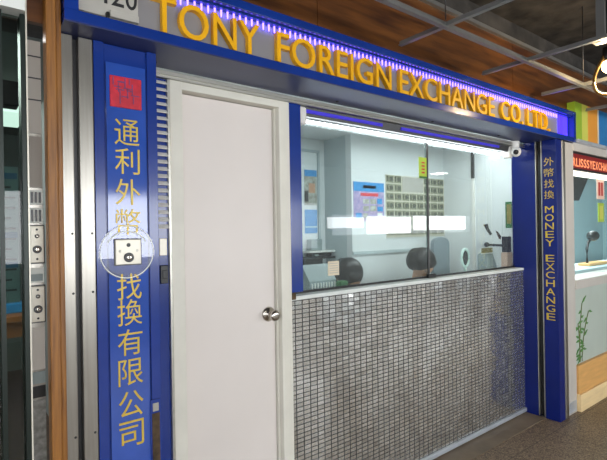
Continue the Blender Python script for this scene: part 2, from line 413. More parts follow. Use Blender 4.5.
# loop of conduit with a bare warm bulb
L0 = Vector((3.185, 1.06, 2.42))
lamp = empty('hanging_lamp', (3.185, 1.06, 2.97), 'bare warm bulb hanging in a brass conduit loop under the concrete ceiling', 'lamp')
rtv = Vector((.789, -.614, 0))
loop = [(.06, .30), (.02, .20), (-.03, .10), (-.075, .02), (-.095, -.05), (-.085, -.105), (-.045, -.13), (.02, -.128), (.09, -.115), (.14, -.08), (.16, -.02), (.15, .06), (.12, .15), (.09, .24), (.07, .32)]
def smooth_path(p, k=6):
    out = []
    for i in range(len(p)-1):
        p0 = Vector(p[max(i-1, 0)]); p1 = Vector(p[i]); p2 = Vector(p[i+1]); p3 = Vector(p[min(i+2, len(p)-1)])
        for j in range(k):
            t = j/k
            out.append(.5*((2*p1)+(p2-p0)*t+(2*p0-5*p1+4*p2-p3)*t*t+(3*p1-p0-3*p2+p3)*t**3))
    out.append(Vector(p[-1])); return out
path = [L0 + rtv*p.x + Vector((0, 0, p.y)) for p in smooth_path([Vector((a, b)) for a, b in loop])]
MB().tube(path, .0095, 10).build('conduit', 'brass', lamp)
sc_ = L0 + rtv*(-.01)
MB().lathe(sc_ + Vector((0, 0, .16)), (0, 0, -1), [(0, .012), (.01, .026), (.07, .028), (.09, .02)]).cyl(sc_+Vector((0, 0, .15)), (sc_.x, sc_.y, 2.97), .006, n=8).build('lamp_holder', 'black', lamp)
MB().ball(sc_ + Vector((0, 0, .04)), .032, .032, .038).build('bulb', 'bulb', lamp)

# ------------------------------------------------------------------ sign
SX0, SX1 = .304, 4.04
sign = empty('shop_sign', ((SX0+SX1)/2, 1.62, 2.165), 'long blue shop signboard with raised yellow letters TONY FOREIGN EXCHANGE CO. LTD.', 'sign')
fr = MB().box(SX0, SX1, 1.585, 1.66, 2.17, 2.208, bev=.003).box(SX0, SX1, 1.585, 1.66, 2.378, 2.415, bev=.003)
fr.box(SX0, SX0+.042, 1.587, 1.66, 2.2, 2.40).box(SX1-.035, SX1, 1.587, 1.66, 2.2, 2.40)
fr.build('sign_frame', 'blue', sign)
box(SX0+.04, SX1-.01, 1.64, 1.655, 2.21, 2.38).build('backing_panel', 'signback', sign)
sb = MB().box(SX0, 3.70, 1.587, 1.826, 2.166, 2.1705)
sb.build('soffit_board', 'soffit', sign)
for i, x in enumerate((.66, 1.62, 2.42, 3.2)):
    MB().lathe((x, 1.78, 2.1665), (0, 0, -1), [(0, .009), (.004, .009), (.006, .004)], 10).build('soffit_bolt', 'steel_dark', sign)
ZL, HL = 2.223, .128
ref = glyph('E', 1.); 
for word, a, b in (('TONY', .592, 1.045), ('FOREIGN', 1.132, 1.858), ('EXCHANGE', 1.925, 2.868), ('CO.', 2.950, 3.245), ('LTD.', 3.305, 3.660)):
    for ch, xa, xb, g0, g1 in word_rects(word, a, b):
        cap = ref[4]
        o = put_glyph(ch, xa, xb, ZL+g0/cap*HL, ZL+g1/cap*HL, 1.641, .024, bold=.004).build('letter', 'yellow', sign)
# LEDs along the top, a hundred capsules under a carrier strip
box(.60, 4.0, 1.610, 1.638, 2.372, 2.378).build('led_carrier', 'blue', sign)
x0, x1 = .62, 3.40
led0 = MB().cyl((x0, 1.628, 2.345), (x0, 1.628, 2.372), .0032, .0042, 8).build('led', 'led', sign)
for i in range(1, 100): place_copy(led0, sign, ((x1-x0)*i/99, 0, 0))
mo = MB()
for i in range(14):
    xm = x1 + .028*(i+1); mo.cyl((xm, 1.628, 2.345), (xm, 1.628, 2.372), .0032, .0042, 8)
tag(mo.build('led_row', 'led', sign), kind='stuff')
MB().box(3.90, 3.985, 1.630, 1.639, 2.215, 2.372).box(3.835, 3.845, 1.625, 1.639, 2.215, 2.372).box(3.87, 3.88, 1.625, 1.639, 2.215, 2.372).build('led_tube', 'ledv', sign)
pq = box(.347, .548, 1.632, 1.64, 2.232, 2.378).build('number_plaque', 'plaque', sign)
num = MB()
for ch, a, b in (('4', .405, .452), ('2', .458, .499), ('0', .505, .55-.006)):
    put_glyph(ch, a, b, 2.275, 2.352, 1.632, .003, mb=num)
num.build('number', 'ink', pq)
box(.452, .548, 1.622, 1.634, 2.232, 2.256, bev=.002).build('small_ledge', 'plaque', pq)
box(.438, .449, 1.618, 1.634, 2.222, 2.244, bev=.003).build('clip', 'black', pq)

# ------------------------------------------------------------------ left side of the front: wooden post, steel, blue pillar
p = MB().box(.2545, .283, 1.60, 1.66, 0, 2.83, bev=.004).box(.282, .300, 1.615, 1.66, 0, 2.83, bev=.005)
tag(p.build('wooden_post', 'brown'), 'tall worn brown wooden post with a stepped edge left of the steel panels', 'post')
for x0, x1, l in ((.304, .347, 'narrow brushed steel cover strip beside the brown wooden post'), (.364, .410, 'narrow brushed steel cover strip beside the blue pillar')):
    q = box(x0, x1, 1.69, 1.72, 0, 2.165, bev=.003)
    xc = (x0+x1)/2
    s = tag(q.build('steel_panel', 'steel'), l, 'metal panel', 'brushed steel strips')
    for z in (1.50, 1.30, .82):
        MB().lathe((xc+.012, 1.69, z), (0, -1, 0), [(-.002, .004), (.001, .004), (.0015, .001)], 10).build('rivet', 'steel_dark', s)
tag(box(.300, .412, 1.725, 1.745, 0, 2.165).build('shutter_channel', 'steel_dark'), 'dark recessed channel between the two brushed steel strips', 'channel')

pil = empty('blue_pillar', (.515, 1.77, 0), 'blue painted pillar with a vertical line of gold Chinese characters', 'pillar')
pb = MB().box(.412, .632, 1.70, 1.86, 0, 2.166, bev=.003).box(.412, .446, 1.69, 1.702, 0, 2.166, bev=.002).box(.596, .632, 1.69, 1.702, 0, 2.166, bev=.002)
pb.build('pillar_body', 'blue', pil)
pl = box(.452, .590, 1.6905, 1.699, .60, 2.10, bev=.001).build('text_plate', 'blue_plate', pil)
PY = {'通': 131, '利': 160, '外': 191, '幣': 221, '找': 286, '換': 312, '有': 342, '限': 372, '公': 404, '司': 434}
for ch, py in PY.items():
    z = 1.859 - (py-131)*.003555
    w_ = .043; hh = .046
    put_glyph(ch, .521-w_, .521+w_, z-hh, z+hh, 1.6912, .003, bold=-.003).build('character', 'gold', pil)
seal = box(.464, .574, 1.686, 1.692, 1.945, 2.055, bev=.002).build('red_seal', 'seal', pil)
sl = MB(); rs = random.Random(3)
for i in range(16):
    a = .472 + rs.random()*.08; b = 1.955 + rs.random()*.08
    if i % 2: sl.box(a, a+.018+.012*rs.random(), 1.684, 1.687, b, b+.0035)
    else: sl.box(a, a+.0035, 1.684, 1.687, b, min(2.05, b+.02+.03*rs.random()))
sl.build('seal_carving', 'seal_line', seal)
# round sticker and key switch
st = MB().lathe((.516, 1.6905, 1.432), (0, -1, 0), [(0, .098), (.0012, .097)], 40).build('round_sticker', 'sticker', pil)
MB().tube([(.516+.093*math.cos(a), 1.689, 1.432+.093*math.sin(a)) for a in [2*PI*i/40 for i in range(40)]], .0018, 6, True).build('sticker_rim', 'paper', st)
MB().tube([(.516+.07*math.cos(a), 1.689, 1.445+.06*math.sin(a)) for a in [PI*(.12+.76*i/20) for i in range(21)]], .003, 6).build('sticker_mark', 'paper', st)
def key_switch(parent, xc, y, zc, wd, ht, two=False):
    s = box(xc-wd/2-.004, xc+wd/2+.004, y-.004, y, zc-ht/2-.004, zc+ht/2+.004).build('key_switch', 'steel_dark', parent)
    box(xc-wd/2, xc+wd/2, y-.011, y-.003, zc-ht/2, zc+ht/2, bev=.002).build('switch_plate', 'cream', s)
    def hole(z, r): MB().lathe((xc, y-.010, z), (0, -1, 0), [(0, r), (.0025, r*.8)], 16).build('hole', 'black', s)
    def lock(z, r):
        MB().lathe((xc, y-.010, z), (0, -1, 0), [(0, r), (.006, r), (.008, r*.85)], 24).build('lock_ring', 'steel_dark', s)
        MB().lathe((xc, y-.017, z), (0, -1, 0), [(0, r*.62), (.004, r*.6), (.0045, r*.3)], 20).build('lock_barrel', 'chrome', s)
        box(xc-r*.1, xc+r*.1, y-.0235, y-.0205, z-r*.35, z+r*.35).build('keyhole', 'black', s)
    if two:
        hole(zc+ht*.40, .004); lock(zc+ht*.22, .0065); lock(zc-ht*.14, .0125); hole(zc-ht*.40, .004)
    else:
        hole(zc+ht*.28, .008); lock(zc-ht*.22, .017)
        for dx in (-1, 1): MB().lathe((xc+dx*wd*.34, y-.010, zc+.004), (0, -1, 0), [(0, .005), (.0015, .0045), (.002, .002)], 12).build('screw', 'alu', s)
    return s
key_switch(pil, .517, 1.6905, 1.432, .088, .088)
sr = MB().box(.588, .625, 1.684, 1.692, .60, .885).build('slot_frame', 'blue', pil)
box(.593, .621, 1.682, 1.686, .62, .835).build('slot_opening', 'rust', sr)
box(.596, .618, 1.681, 1.686, .842, .872, bev=.002).build('slot_tag', 'alu', sr)

# louvre strip between pillar and door
lo = empty('louvre_strip', (.69, 1.85, 0), 'narrow blue strip with white louvre slats between blue pillar and white door', 'louvre')
box(.632, .733, 1.85, 1.875, 0, 2.13).build('backing_board', 'blue', lo)
sl = MB()
for i in range(21):
    z = 2.118 - i*.0295
    sl.prism([(1.8505, z-.002), (1.835, z-.013), (1.833, z-.010), (1.849, z+.004)], 'x', .655, .730)
sl.build('louvre_slats', 'white_plastic', lo)
box(.690, .722, 1.842, 1.851, 1.405, 1.475, bev=.002).build('label_plate', 'cream', lo)
MB().box(.692, .724, 1.838, 1.851, 1.29, 1.365, bev=.003).box(.70, .716, 1.834, 1.84, 1.31, 1.345, bev=.002).build('latch', 'black', lo)
box(.730, .742, 1.835, 1.875, 0, 2.13, bev=.002).build('edge_trim', 'alu', lo)

# ------------------------------------------------------------------ door
DX0, DX1 = .742, 1.353
d = MB().box(DX0, DX0+.056, 1.84, 1.93, 0, 2.132, bev=.003).box(DX1-.062, DX1, 1.84, 1.93, 0, 2.132, bev=.003).box(DX0+.05, DX1-.05, 1.841, 1.93, 2.098, 2.132, bev=.003)
d.box(DX0+.052, DX0+.062, 1.872, 1.93, 0, 2.10).box(DX1-.070, DX1-.060, 1.872, 1.93, 0, 2.10)
door = tag(d.build('door_1', 'casing', None, ((DX0+DX1)/2, 1.88, 0)), 'plain white flush door in a cream casing with a round knob', 'door', kind='structure')
leaf = MB().box(DX0+.06, DX1-.072, 1.888, 1.925, .008, 2.095, bev=.002)
leaf.build('door_leaf', 'door', door)
kx, kz = 1.243, 1.093
MB().lathe((kx, 1.888, kz), (0, -1, 0), [(0, .036), (.004, .036), (.009, .030), (.014, .016), (.024, .012), (.034, .014), (.042, .022), (.055, .027), (.066, .024), (.070, .014), (.0705, .004)], 32).build('door_knob', 'chrome', door)

# aluminium header rail over door and window
hr = MB().box(.645, 3.69, 1.845, 1.87, 2.132, 2.166).box(.645, 3.69, 1.832, 1.848, 2.132, 2.139).box(.645, 3.69, 1.832, 1.848, 2.147, 2.153)
struct('trim_header', hr, 'alu')
# blue mullion between door and window
struct('trim_mullion', MB().box(1.353, 1.425, 1.84, 1.96, 1.19, 2.132, bev=.003), 'blue')

# ------------------------------------------------------------------ counter wall
ct = empty('counter', (2.52, 1.92, 0), 'waist-high counter wall faced with small silver mosaic tiles under the shop window', 'counter')
box(1.353, 3.688, 1.86, 1.99, 0, 1.148).build('tiled_wall', 'tile', ct)
box(1.353, 3.688, 1.853, 2.0, 1.148, 1.168, bev=.003).build('sill', 'sill', ct)
box(1.353, 3.688, 1.846, 1.861, .012, .040, bev=.002).build('skirting_strip', 'strip', ct)
box(1.425, 3.688, 1.925, 1.937, 1.167, 1.180).build('glazing_gasket', 'black', ct)
box(1.353, 1.375, 1.835, 1.853, 1.155, 1.19, bev=.002).build('corner_bracket', 'rust', ct)

g = MB().box(1.425, 2.556, 1.928, 1.934, 1.18, 2.132)
win = struct('window_1', g, 'glass')
box(2.548, 3.688, 1.936, 1.942, 1.18, 2.132).build('window_pane', 'glass', win)
box(2.545, 2.560, 1.922, 1.929, 1.18, 2.10).build('joint_strip', 'steel_dark', win)
box(2.560, 2.566, 1.926, 1.935, 1.18, 2.10).build('joint_edge', 'alu', win)
MB().box(2.52, 2.60, 1.90, 1.922, 1.168, 1.195, bev=.004).build('glass_clamp', 'black', win)

# fluorescent batten
tb = empty('tube_light', (2.42, 1.88, 2.05), 'long fluorescent batten with a violet stripe along the window top', 'light')
MB().prism([(1.862, 2.131), (1.918, 2.131), (1.912, 2.088), (1.872, 2.088)], 'x', 1.45, 3.52).build('batten_housing', 'steel_dark', tb)
MB().box(1.47, 2.05, 1.858, 1.868, 2.103, 2.120).build('violet_strip', 'violet', tb)
MB().box(2.22, 3.35, 1.858, 1.868, 2.103, 2.120).build('violet_strip', 'violet', tb)
MB().cyl((1.475, 1.905, 2.072), (3.50, 1.905, 2.072), .0075, n=16).build('tube', 'tube', tb)
for x0 in (1.432, 3.50):
    MB().box(x0, x0+.045, 1.852, 1.918, 2.04, 2.131, bev=.012).build('end_cap', 'white_plastic', tb)

# security camera at the right end
cam_ = empty('security_camera', (3.52, 1.84, 2.166), 'white dome security camera with a black lens under the soffit', 'security camera')
MB().lathe((3.535, 1.835, 2.166), (0, 0, -1), [(0, .036), (.012, .036), (.03, .034), (.06, .032)], 28).build('camera_base', 'white_plastic', cam_)
MB().ball((3.535, 1.825, 2.086), .038, .038, .042).build('dome', 'white_plastic', cam_)
vd = Vector((-.86, -.44, -.25)).normalized(); cc = Vector((3.535, 1.825, 2.086))
MB().lathe(cc+vd*.028, vd, [(0, .020), (.009, .019), (.012, .014)], 24).build('lens_ring', 'black', cam_)
MB().ball(cc+vd*.037, .009).build('lens', 'black', cam_)

# ------------------------------------------------------------------ right jamb
jm = empty('blue_jamb', (3.74, 1.75, 0), 'blue right-hand jamb lettered in gold MONEY EXCHANGE below Chinese characters', 'pillar')
jb = MB().box(3.69, 3.78, 1.592, 1.70, 0, 2.166, bev=.003).box(3.688, 3.78, 1.752, 1.945, 0, 2.166, bev=.003).box(3.73, 3.78, 1.69, 1.76, 0, 2.166)
jb.build('jamb_body', 'blue_deep', jm)
MB().box(3.700, 3.732, 1.722, 1.733, .012, 2.166).build('shutter_guide', 'black', jm)
for y in (1.701, 1.744): box(3.684, 3.725, y, y+.006, .012, 2.166).build('guide_edge', 'alu', jm)
txt = [('外', 2.030), ('幣', 1.945), ('找', 1.860), ('換', 1.775)]
for ch, z in txt: put_glyph(ch, 1.685, 1.612, z-.064, z, 3.690, .003, face='-x', bold=-.008).build('character', 'gold', jm)
z = 1.655
for word in ('MONEY', 'EXCHANGE'):
    for ch in word:
        put_glyph(ch, 1.681 if ch != 'I' else 1.66, 1.617, z-.052, z, 3.690, .003, face='-x', bold=-.002).build('letter', 'gold', jm)
        z -= .0645
    z -= .055
MB().box(3.783, 3.835, 1.585, 1.64, 0, 2.166, bev=.008).build('steel_corner', 'steel', jm)

# ------------------------------------------------------------------ shop interior
struct('wall_back', box(2.50, 3.80, 2.60, 2.66, 0, 2.24), 'wall_in')
struct('wall_partition', box(2.50, 2.54, 2.66, 2.92, 0, 2.24), 'partition')
struct('wall_far', box(.70, 2.54, 2.92, 2.98, 0, 2.24), 'wall_in')
struct('wall_side', box(.66, .70, 1.94, 2.98, 0, 2.24), 'wall_in')
struct('wall_inner', box(3.69, 3.78, 1.945, 2.60, 0, 2.24), 'wall_in')
struct('ceiling_inside', box(.66, 3.80, 1.94, 2.98, 2.24, 2.28), 'ceil_in')
struct('trim_rail', MB().box(2.50, 3.69, 2.588, 2.60, 1.30, 1.325), 'partition')
struct('door_2', MB().box(2.42, 2.44, 2.905, 2.92, 0, 2.15).box(2.08, 2.44, 2.905, 2.92, 2.13, 2.15), 'partition')
struct('trim_worktop', box(1.40, 3.688, 1.992, 2.15, 1.08, 1.11), 'white_plastic')

def poster(name, x0, x1, z0, z1, y, mats, label, cat, parts, group=None):
    o = box(x0, x1, y-.004, y, z0, z1).build(name, mats); tag(o, label, cat, group)
    for nm, a, b, c_, d_, mk in parts:
        box(x0+(x1-x0)*a, x0+(x1-x0)*b, y-.0055, y-.0035, z0+(z1-z0)*c_, z0+(z1-z0)*d_).build(nm, mk, o)
    return o
rp_ = random.Random(5)
pts_ = [('header_band', 0, 1, .76, 1, 'poster_blue'), ('red_heading', .22, .80, .64, .72, 'poster_red'), ('caption_line', .3, .72, .84, .92, 'poster_sky')]
for i in range(12):
    a = .06 + (i % 4)*.235; b = .06 + (i//4)*.19
    pts_.append(('picture', a, a+.15+.05*rp_.random(), b, b+.12+.03*rp_.random(), rp_.choice(['poster_pink', 'poster_tan', 'poster_red', 'paper', 'poster_blue'])))
poster('poster', 2.518, 2.865, 1.565, 1.873, 2.60, 'poster_pink', 'lilac poster with a blue header band on the back wall', 'poster', pts_)
poster('poster', 2.285, 2.412, 1.70, 1.985, 2.92, 'poster_tan', 'poster with blue top and hand picture on the far left wall', 'poster',
       [('header_band', 0, 1, .82, 1, 'poster_blue'), ('hand_picture', .35, .85, .35, .62, 'skin'), ('dark_blob', .0, .3, .1, .4, 'steel_dark')])
poster('poster', 2.285, 2.411, 1.472, 1.664, 2.92, 'poster_blue', 'plain bright blue poster under the hand picture', 'poster',
       [('pale_line', 0, 1, .24, .30, 'paper_blue'), ('pale_line', 0, 1, .76, .80, 'poster_sky')])
# banknote display sheet
bs = tag(box(2.888, 3.685, 2.594, 2.60, 1.425, 1.950).build('banknote_sheet', 'note_sheet'), 'large beige sheet showing rows of banknotes on the back wall', 'display sheet')
nw, nh = .087, .061
first = None
for r in range(7):
    for q in range(8):
        if r < 2 and 2 <= q < 5: continue
        dx, dz = q*.0985, -r*.0735
        if first is None:
            first = MB().box(2.893, 2.893+nw, 2.591, 2.595, 1.945-nh, 1.945).build('banknote', 'note', bs)
            m_ = MB().lathe((2.893+nw*.62, 2.592, 1.945-nh*.5), (0, -1, 0), [(0, .020), (.0015, .019)], 14).box(2.899, 2.912, 2.5898, 2.592, 1.895, 1.935).box(2.893+nw*.84, 2.893+nw*.93, 2.5898, 2.592, 1.895, 1.935)
            port = m_.build('portrait', 'note_dark', first)
        else:
            c_ = place_copy(first, bs, (dx, 0, dz)); e_ = port.copy(); COL.objects.link(e_); e_.parent = c_
box(3.095, 3.37, 2.590, 2.5945, 1.815, 1.94).build('grey_heading', 'plaque', bs)
# wall conduit
wc = empty('wall_conduit', (3.68, 2.29, 1.11), 'thin vertical cable cover on the right inner wall, dark at the top', 'cable cover')
box(3.675, 3.69, 2.28, 2.305, 1.11, 1.93).build('lower_cover', 'white_plastic', wc)
box(3.672, 3.69, 2.28, 2.305, 1.93, 2.23).build('upper_cover', 'steel_dark', wc)

# people at the counter
def remesh(mb, name, vox=.008, smooth=4):
    me = bpy.data.meshes.new(name); mb.bm.to_mesh(me); mb.bm.free()
    o = bpy.data.objects.new(name, me); COL.objects.link(o)
    m1 = o.modifiers.new('r', 'REMESH'); m1.mode = 'VOXEL'; m1.voxel_size = vox
    m2 = o.modifiers.new('s', 'SMOOTH'); m2.iterations = smooth; m2.factor = .5
    dg = bpy.context.evaluated_depsgraph_get(); dg.update()
    out = bpy.data.meshes.new_from_object(o.evaluated_get(dg)); bpy.data.objects.remove(o); bpy.data.meshes.remove(me)
    for pgon in out.polygons: pgon.use_smooth = True
    return out
def link_mesh(me, name, mk, parent, loc):
    me.transform(Matrix.Translation(-Vector(loc))); me.materials.clear(); me.materials.append(M[mk])
    o = bpy.data.objects.new(name, me); COL.objects.link(o)
    if parent: o.parent = parent
    else: o.location = loc
    WORLD[o.name] = Vector(loc); return o
def seg(mb, a, b, r0, r1):
    mb.ball(a, r0, sub=2); mb.ball(b, r1, sub=2); mb.cyl(a, b, r0, r1, 14)
def seated_person(px, py, hz, turn, shirt, label):
    base = Vector((px, py, 0))
    ch, sh_ = math.cos(.75), math.sin(.75)
    def HP(x, y, dz):                        # a point of the head, bowed forward about its centre
        yy = y+.035
        return P(x, -.035 + yy*ch + dz*sh_*1.0, hz + dz*ch*1.0 + yy*sh_) if False else P(x, -.035 + yy*ch - dz*sh_, hz + yy*sh_ + dz*ch)
    def P(x, y, z):
        return (px + x*math.cos(turn) - y*math.sin(turn), py + x*math.sin(turn) + y*math.cos(turn), z)
    H = P(0, -.035, hz)                      # head centre; the figure faces -y
    sh = hz-.235; hip = .56
    body = MB()
    body.ball(H, .075, .096, .098, 3)
    body.ball(HP(0, -.085, -.055), .048, .040, .052, 2)
    body.ball(HP(0, -.128, -.022), .013, .020, .020, 2)
    for s in (-1, 1): body.ball(HP(s*.074, -.03, -.015), .012, .022, .030, 2)
    seg(body, P(0, 0, hz-.06), P(0, .03, sh+.02), .050, .058)
    body.ball(P(0, .03, sh-.05), .165, .095, .09, 3); body.ball(P(0, .04, sh-.20), .145, .095, .16, 3); body.ball(P(0, .05, hip+.04), .150, .11, .12, 3)
    for s in (-1, 1):
        S = P(s*.185, .03, sh-.02); E_ = P(s*.235, -.02, sh-.28); W = P(s*.12, -.165, sh-.31)
        seg(body, S, E_, .050, .040); seg(body, E_, W, .038, .026)
        Hn = P(s*.085, -.20, sh-.325); seg(body, W, Hn, .026, .024); body.ball(P(s*.075, -.215, sh-.327), .034, .034, .018, 2)
        for k, ln in enumerate((.052, .060, .056, .044)):
            f0 = P(s*(.102-k*.018), -.235, sh-.327); f1 = P(s*(.098-k*.020), -.235-ln*.6, sh-.337); f2 = P(s*(.092-k*.020), -.235-ln*.85, sh-.360)
            seg(body, f0, f1, .0092, .0085); seg(body, f1, f2, .0085, .0075)
        seg(body, P(s*.055, -.205, sh-.325), P(s*.03, -.245, sh-.335), .011, .009)
        hp = P(s*.09, .05, hip-.01); kn = P(s*.17, -.19, hip-.03); an = P(s*.16, -.14, .09)
        seg(body, hp, kn, .085, .058); seg(body, kn, an, .056, .038)
        seg(body, P(s*.16, -.125, .05), P(s*.17, -.20, .035), .040, .032)
    loc = Vector((px, py, 0))
    o = link_mesh(remesh(body, 'person', .0075, 3), 'person', 'skin', None, loc); tag(o, label, 'person')
    t = MB(); t.ball(P(0, .03, sh-.05), .178, .108, .100, 3); t.ball(P(0, .04, sh-.20), .158, .108, .17, 3); t.ball(P(0, .05, hip+.05), .162, .122, .12, 3)
    t.ball(P(0, .03, sh+.015), .085, .075, .045, 2)
    for s in (-1, 1): seg(t, P(s*.185, .03, sh-.02), P(s*.235, -.02, sh-.28), .062, .052); seg(t, P(s*.235, -.02, sh-.28), P(s*.145, -.137, sh-.305), .050, .037)
    link_mesh(remesh(t, 'shirt', .009, 3), 'shirt', shirt, o, loc)
    t = MB(); t.ball(P(0, .05, hip), .170, .128, .09, 3)
    for s in (-1, 1): seg(t, P(s*.09, .05, hip-.01), P(s*.17, -.19, hip-.03), .096, .069); seg(t, P(s*.17, -.19, hip-.03), P(s*.16, -.14, .11), .067, .050)
    link_mesh(remesh(t, 'trousers', .010, 3), 'trousers', 'trouser', o, loc)
    hm = MB(); hm.ball(HP(0, -.020, .018), .092, .106, .104, 3)
    hm.ball(HP(0, .035, -.03), .086, .070, .095, 3)
    for s in (-1, 1): hm.ball(HP(s*.070, .010, -.015), .026, .060, .075, 2)
    hm.ball(HP(.01, -.090, .062), .062, .030, .034, 2)
    link_mesh(remesh(hm, 'hair', .006, 3), 'hair', 'hair', o, loc)
    for s in (-1, 1):
        MB().ball(HP(s*.030, -.116, .002), .012, .010, .007, 2).build('eye', 'black', o)
    MB().ball(HP(0, -.121, -.062), .020, .008, .006, 2).build('mouth', 'redtext', o)
    st_ = empty('stool', (px, py+.05, 0), 'grey stool carrying the %s' % ('left clerk by the lilac poster' if px < 2.5 else 'right clerk by the grey chair back'), 'stool', 'stools behind the counter')
    MB().lathe((px, py+.05, .37), (0, 0, 1), [(0, .15), (.02, .165), (.045, .165), (.06, .15)], 28).build('seat', 'chairgrey', st_)
    MB().cyl((px, py+.05, .03), (px, py+.05, .37), .022).build('column', 'chrome', st_)
    MB().lathe((px, py+.05, 0), (0, 0, 1), [(0, .17), (.015, .165), (.035, .03)], 28).build('base', 'steel_dark', st_)
    return o
seated_person(2.17, 2.32, 1.185, -.25, 'shirt', 'black-haired person seated low behind the counter, below the lilac poster')
seated_person(2.96, 2.32, 1.225, -.15, 'shirt_b', 'dark-haired person seated behind the glass joint, below the banknote sheet')

oc = empty('office_chair', (3.36, 2.42, 0), 'grey chair with tall rounded backrest behind the counter, right of clerks', 'chair')
bk = [(3.255, .95), (3.475, .95), (3.475, 1.36)] + [(3.365+.11*math.cos(a), 1.36+.06*math.sin(a)) for a in [PI*i/10 for i in range(1, 10)]] + [(3.255, 1.36)]
MB().prism(bk, 'y', 2.40, 2.435).build('backrest', 'chairgrey', oc)
MB().box(3.26, 3.48, 2.24, 2.43, .70, .76, bev=.02).build('seat', 'chairgrey', oc)
MB().box(3.35, 3.39, 2.43, 2.45, .70, 1.0).build('back_support', 'steel_dark', oc)
MB().cyl((3.37, 2.36, .05), (3.37, 2.36, .71), .025).build('column', 'steel_dark', oc)
b_ = MB()
for k in range(5):
    a = 2*PI*k/5; b_.cyl((3.37, 2.36, .06), (3.37+.19*math.cos(a), 2.36+.19*math.sin(a), .03), .022, .014, 10)
b_.build('star_base', 'steel_dark', oc)

# things on the worktop and sill
mir = empty('table_mirror', (3.21, 2.08, 1.11), 'small pale oval mirror on a stand in front of the grey chair', 'mirror')
ov = [(3.215+.048*math.cos(a), 2.08-.004*0, 1.262+.068*math.sin(a)) for a in [2*PI*i/32 for i in range(32)]]
MB().tube(ov, .011, 8, True).build('mirror_frame', 'turquoise', mir)
q = MB(); q.prism([(3.215+.042*math.cos(a), 1.262+.062*math.sin(a)) for a in [2*PI*i/28 for i in range(28)]], 'y', 2.077, 2.083); q.build('mirror_glass', 'mirror', mir)
MB().lathe((3.215, 2.08, 1.11), (0, 0, 1), [(0, .055), (.010, .05), (.016, .012), (.085, .010)], 24).build('stand', 'turquoise', mir)

cm = empty('note_counter', (1.70, 2.08, 1.11), 'grey banknote counting machine with ribbed front at the window left end', 'machine')
MB().prism([(2.01, 1.11), (2.14, 1.11), (2.14, 1.29), (2.08, 1.30), (2.01, 1.21)], 'x', 1.60, 1.80).build('body', 'machine', cm)
r_ = MB()
for k in range(9): r_.box(1.612+k*.021, 1.620+k*.021, 2.004, 2.012, 1.12, 1.20)
r_.build('ribs', 'white_plastic', cm)
MB().box(1.63, 1.77, 2.09, 2.13, 1.29, 1.335, bev=.006).build('hopper', 'black', cm)
tag(box(1.775, 1.835, 1.944, 1.99, 1.168, 1.205, bev=.008).build('green_box', 'green'), 'small dark green box on the sill just inside the glass', 'box')
nt_ = tag(box(1.665, 1.745, 1.9245, 1.9280, 1.245, 1.325).build('notice', 'paper_cream'), 'small cream paper notice stuck on the glass near the left end', 'notice')
tl = MB()
for k in range(5): tl.box(1.675, 1.735, 1.9235, 1.9248, 1.258+k*.013, 1.262+k*.013)
tl.build('text_lines', 'plaque', nt_)
sh_ = empty('wall_shelf', (2.37, 2.86, 1.27), 'black shelf unit on the far wall under the blue poster', 'shelf')
box(2.24, 2.50, 2.80, 2.92, 1.27, 1.285).build('shelf_board', 'black', sh_)
box(2.24, 2.50, 2.80, 2.92, 1.32, 1.335).build('shelf_board', 'white_plastic', sh_)
tag(MB().box(2.285, 2.40, 2.84, 2.90, 1.335, 1.425, bev=.006).build('small_monitor', 'machine'), 'small grey screen standing on the far wall shelf', 'screen')
dv = tag(box(2.28, 2.48, 2.82, 2.90, 1.285, 1.315, bev=.004).build('cash_device', 'black'), 'flat black device lying on the lower shelf board', 'device')
box(2.30, 2.34, 2.817, 2.821, 1.292, 1.308).build('display', 'machine', dv)

# right end clutter
gs = empty('green_sticker', (3.686, 1.96, 1.49), 'dark green card with gold writing on the right inner wall', 'card')
box(3.684, 3.6895, 1.947, 2.0, 1.49, 1.706).build('card', 'green', gs)
box(3.682, 3.685, 1.951, 1.988, 1.525, 1.685).build('gold_panel', 'olive', gs)
tag(box(3.60, 3.686, 1.945, 1.998, 1.1685, 1.29, bev=.003).build('beige_box', 'beige'), 'beige box on the sill at the right end of the window', 'box')
bb = empty('webcam', (3.66, 1.98, 1.29), 'black box with a short arm holding a webcam above the beige box', 'webcam')
MB().box(3.635, 3.688, 1.955, 2.01, 1.291, 1.42, bev=.004).build('body', 'black', bb)
MB().cyl((3.65, 2.0, 1.345), (3.58, 2.09, 1.352), .010, .010, 12).build('arm', 'black', bb)
MB().ball((3.57, 2.105, 1.354), .022, .022, .020).build('camera_head', 'black', bb)
pic = empty('wall_picture', (3.688, 2.11, 1.34), 'pale picture with a dark bird shape on the right inner wall', 'picture')
box(3.685, 3.6895, 2.03, 2.26, 1.34, 1.60).build('sheet', 'wall_in', pic)
q = MB().prism([(2.20, 1.52), (2.17, 1.47), (2.14, 1.43), (2.12, 1.44), (2.15, 1.49), (2.16, 1.53)], 'x', 3.682, 3.686); q.build('bird_shape', 'steel_dark', pic)
q = MB().prism([(2.09, 1.47), (2.06, 1.40), (2.045, 1.395), (2.04, 1.42), (2.07, 1.46)], 'x', 3.682, 3.686); q.build('brown_shape', 'rust', pic)
lb = empty('leaflet_rack', (3.62, 2.14, 1.11), 'clear leaflet rack of grey papers with a yellow band by right wall', 'leaflet rack')
MB().prism([(2.06, 1.11), (2.149, 1.11), (2.149, 1.27), (2.12, 1.29)], 'x', 3.50, 3.675).build('rack', 'machine', lb)
MB().box(3.505, 3.67, 2.115, 2.128, 1.26, 1.33).build('leaflets', 'paper', lb)
MB().box(3.505, 3.67, 2.111, 2.116, 1.285, 1.325).build('yellow_band', 'olive', lb)
ls = empty('glass_card', (2.51, 1.925, 1.83), 'lime green card with red writing hung on the window glass joint', 'card')
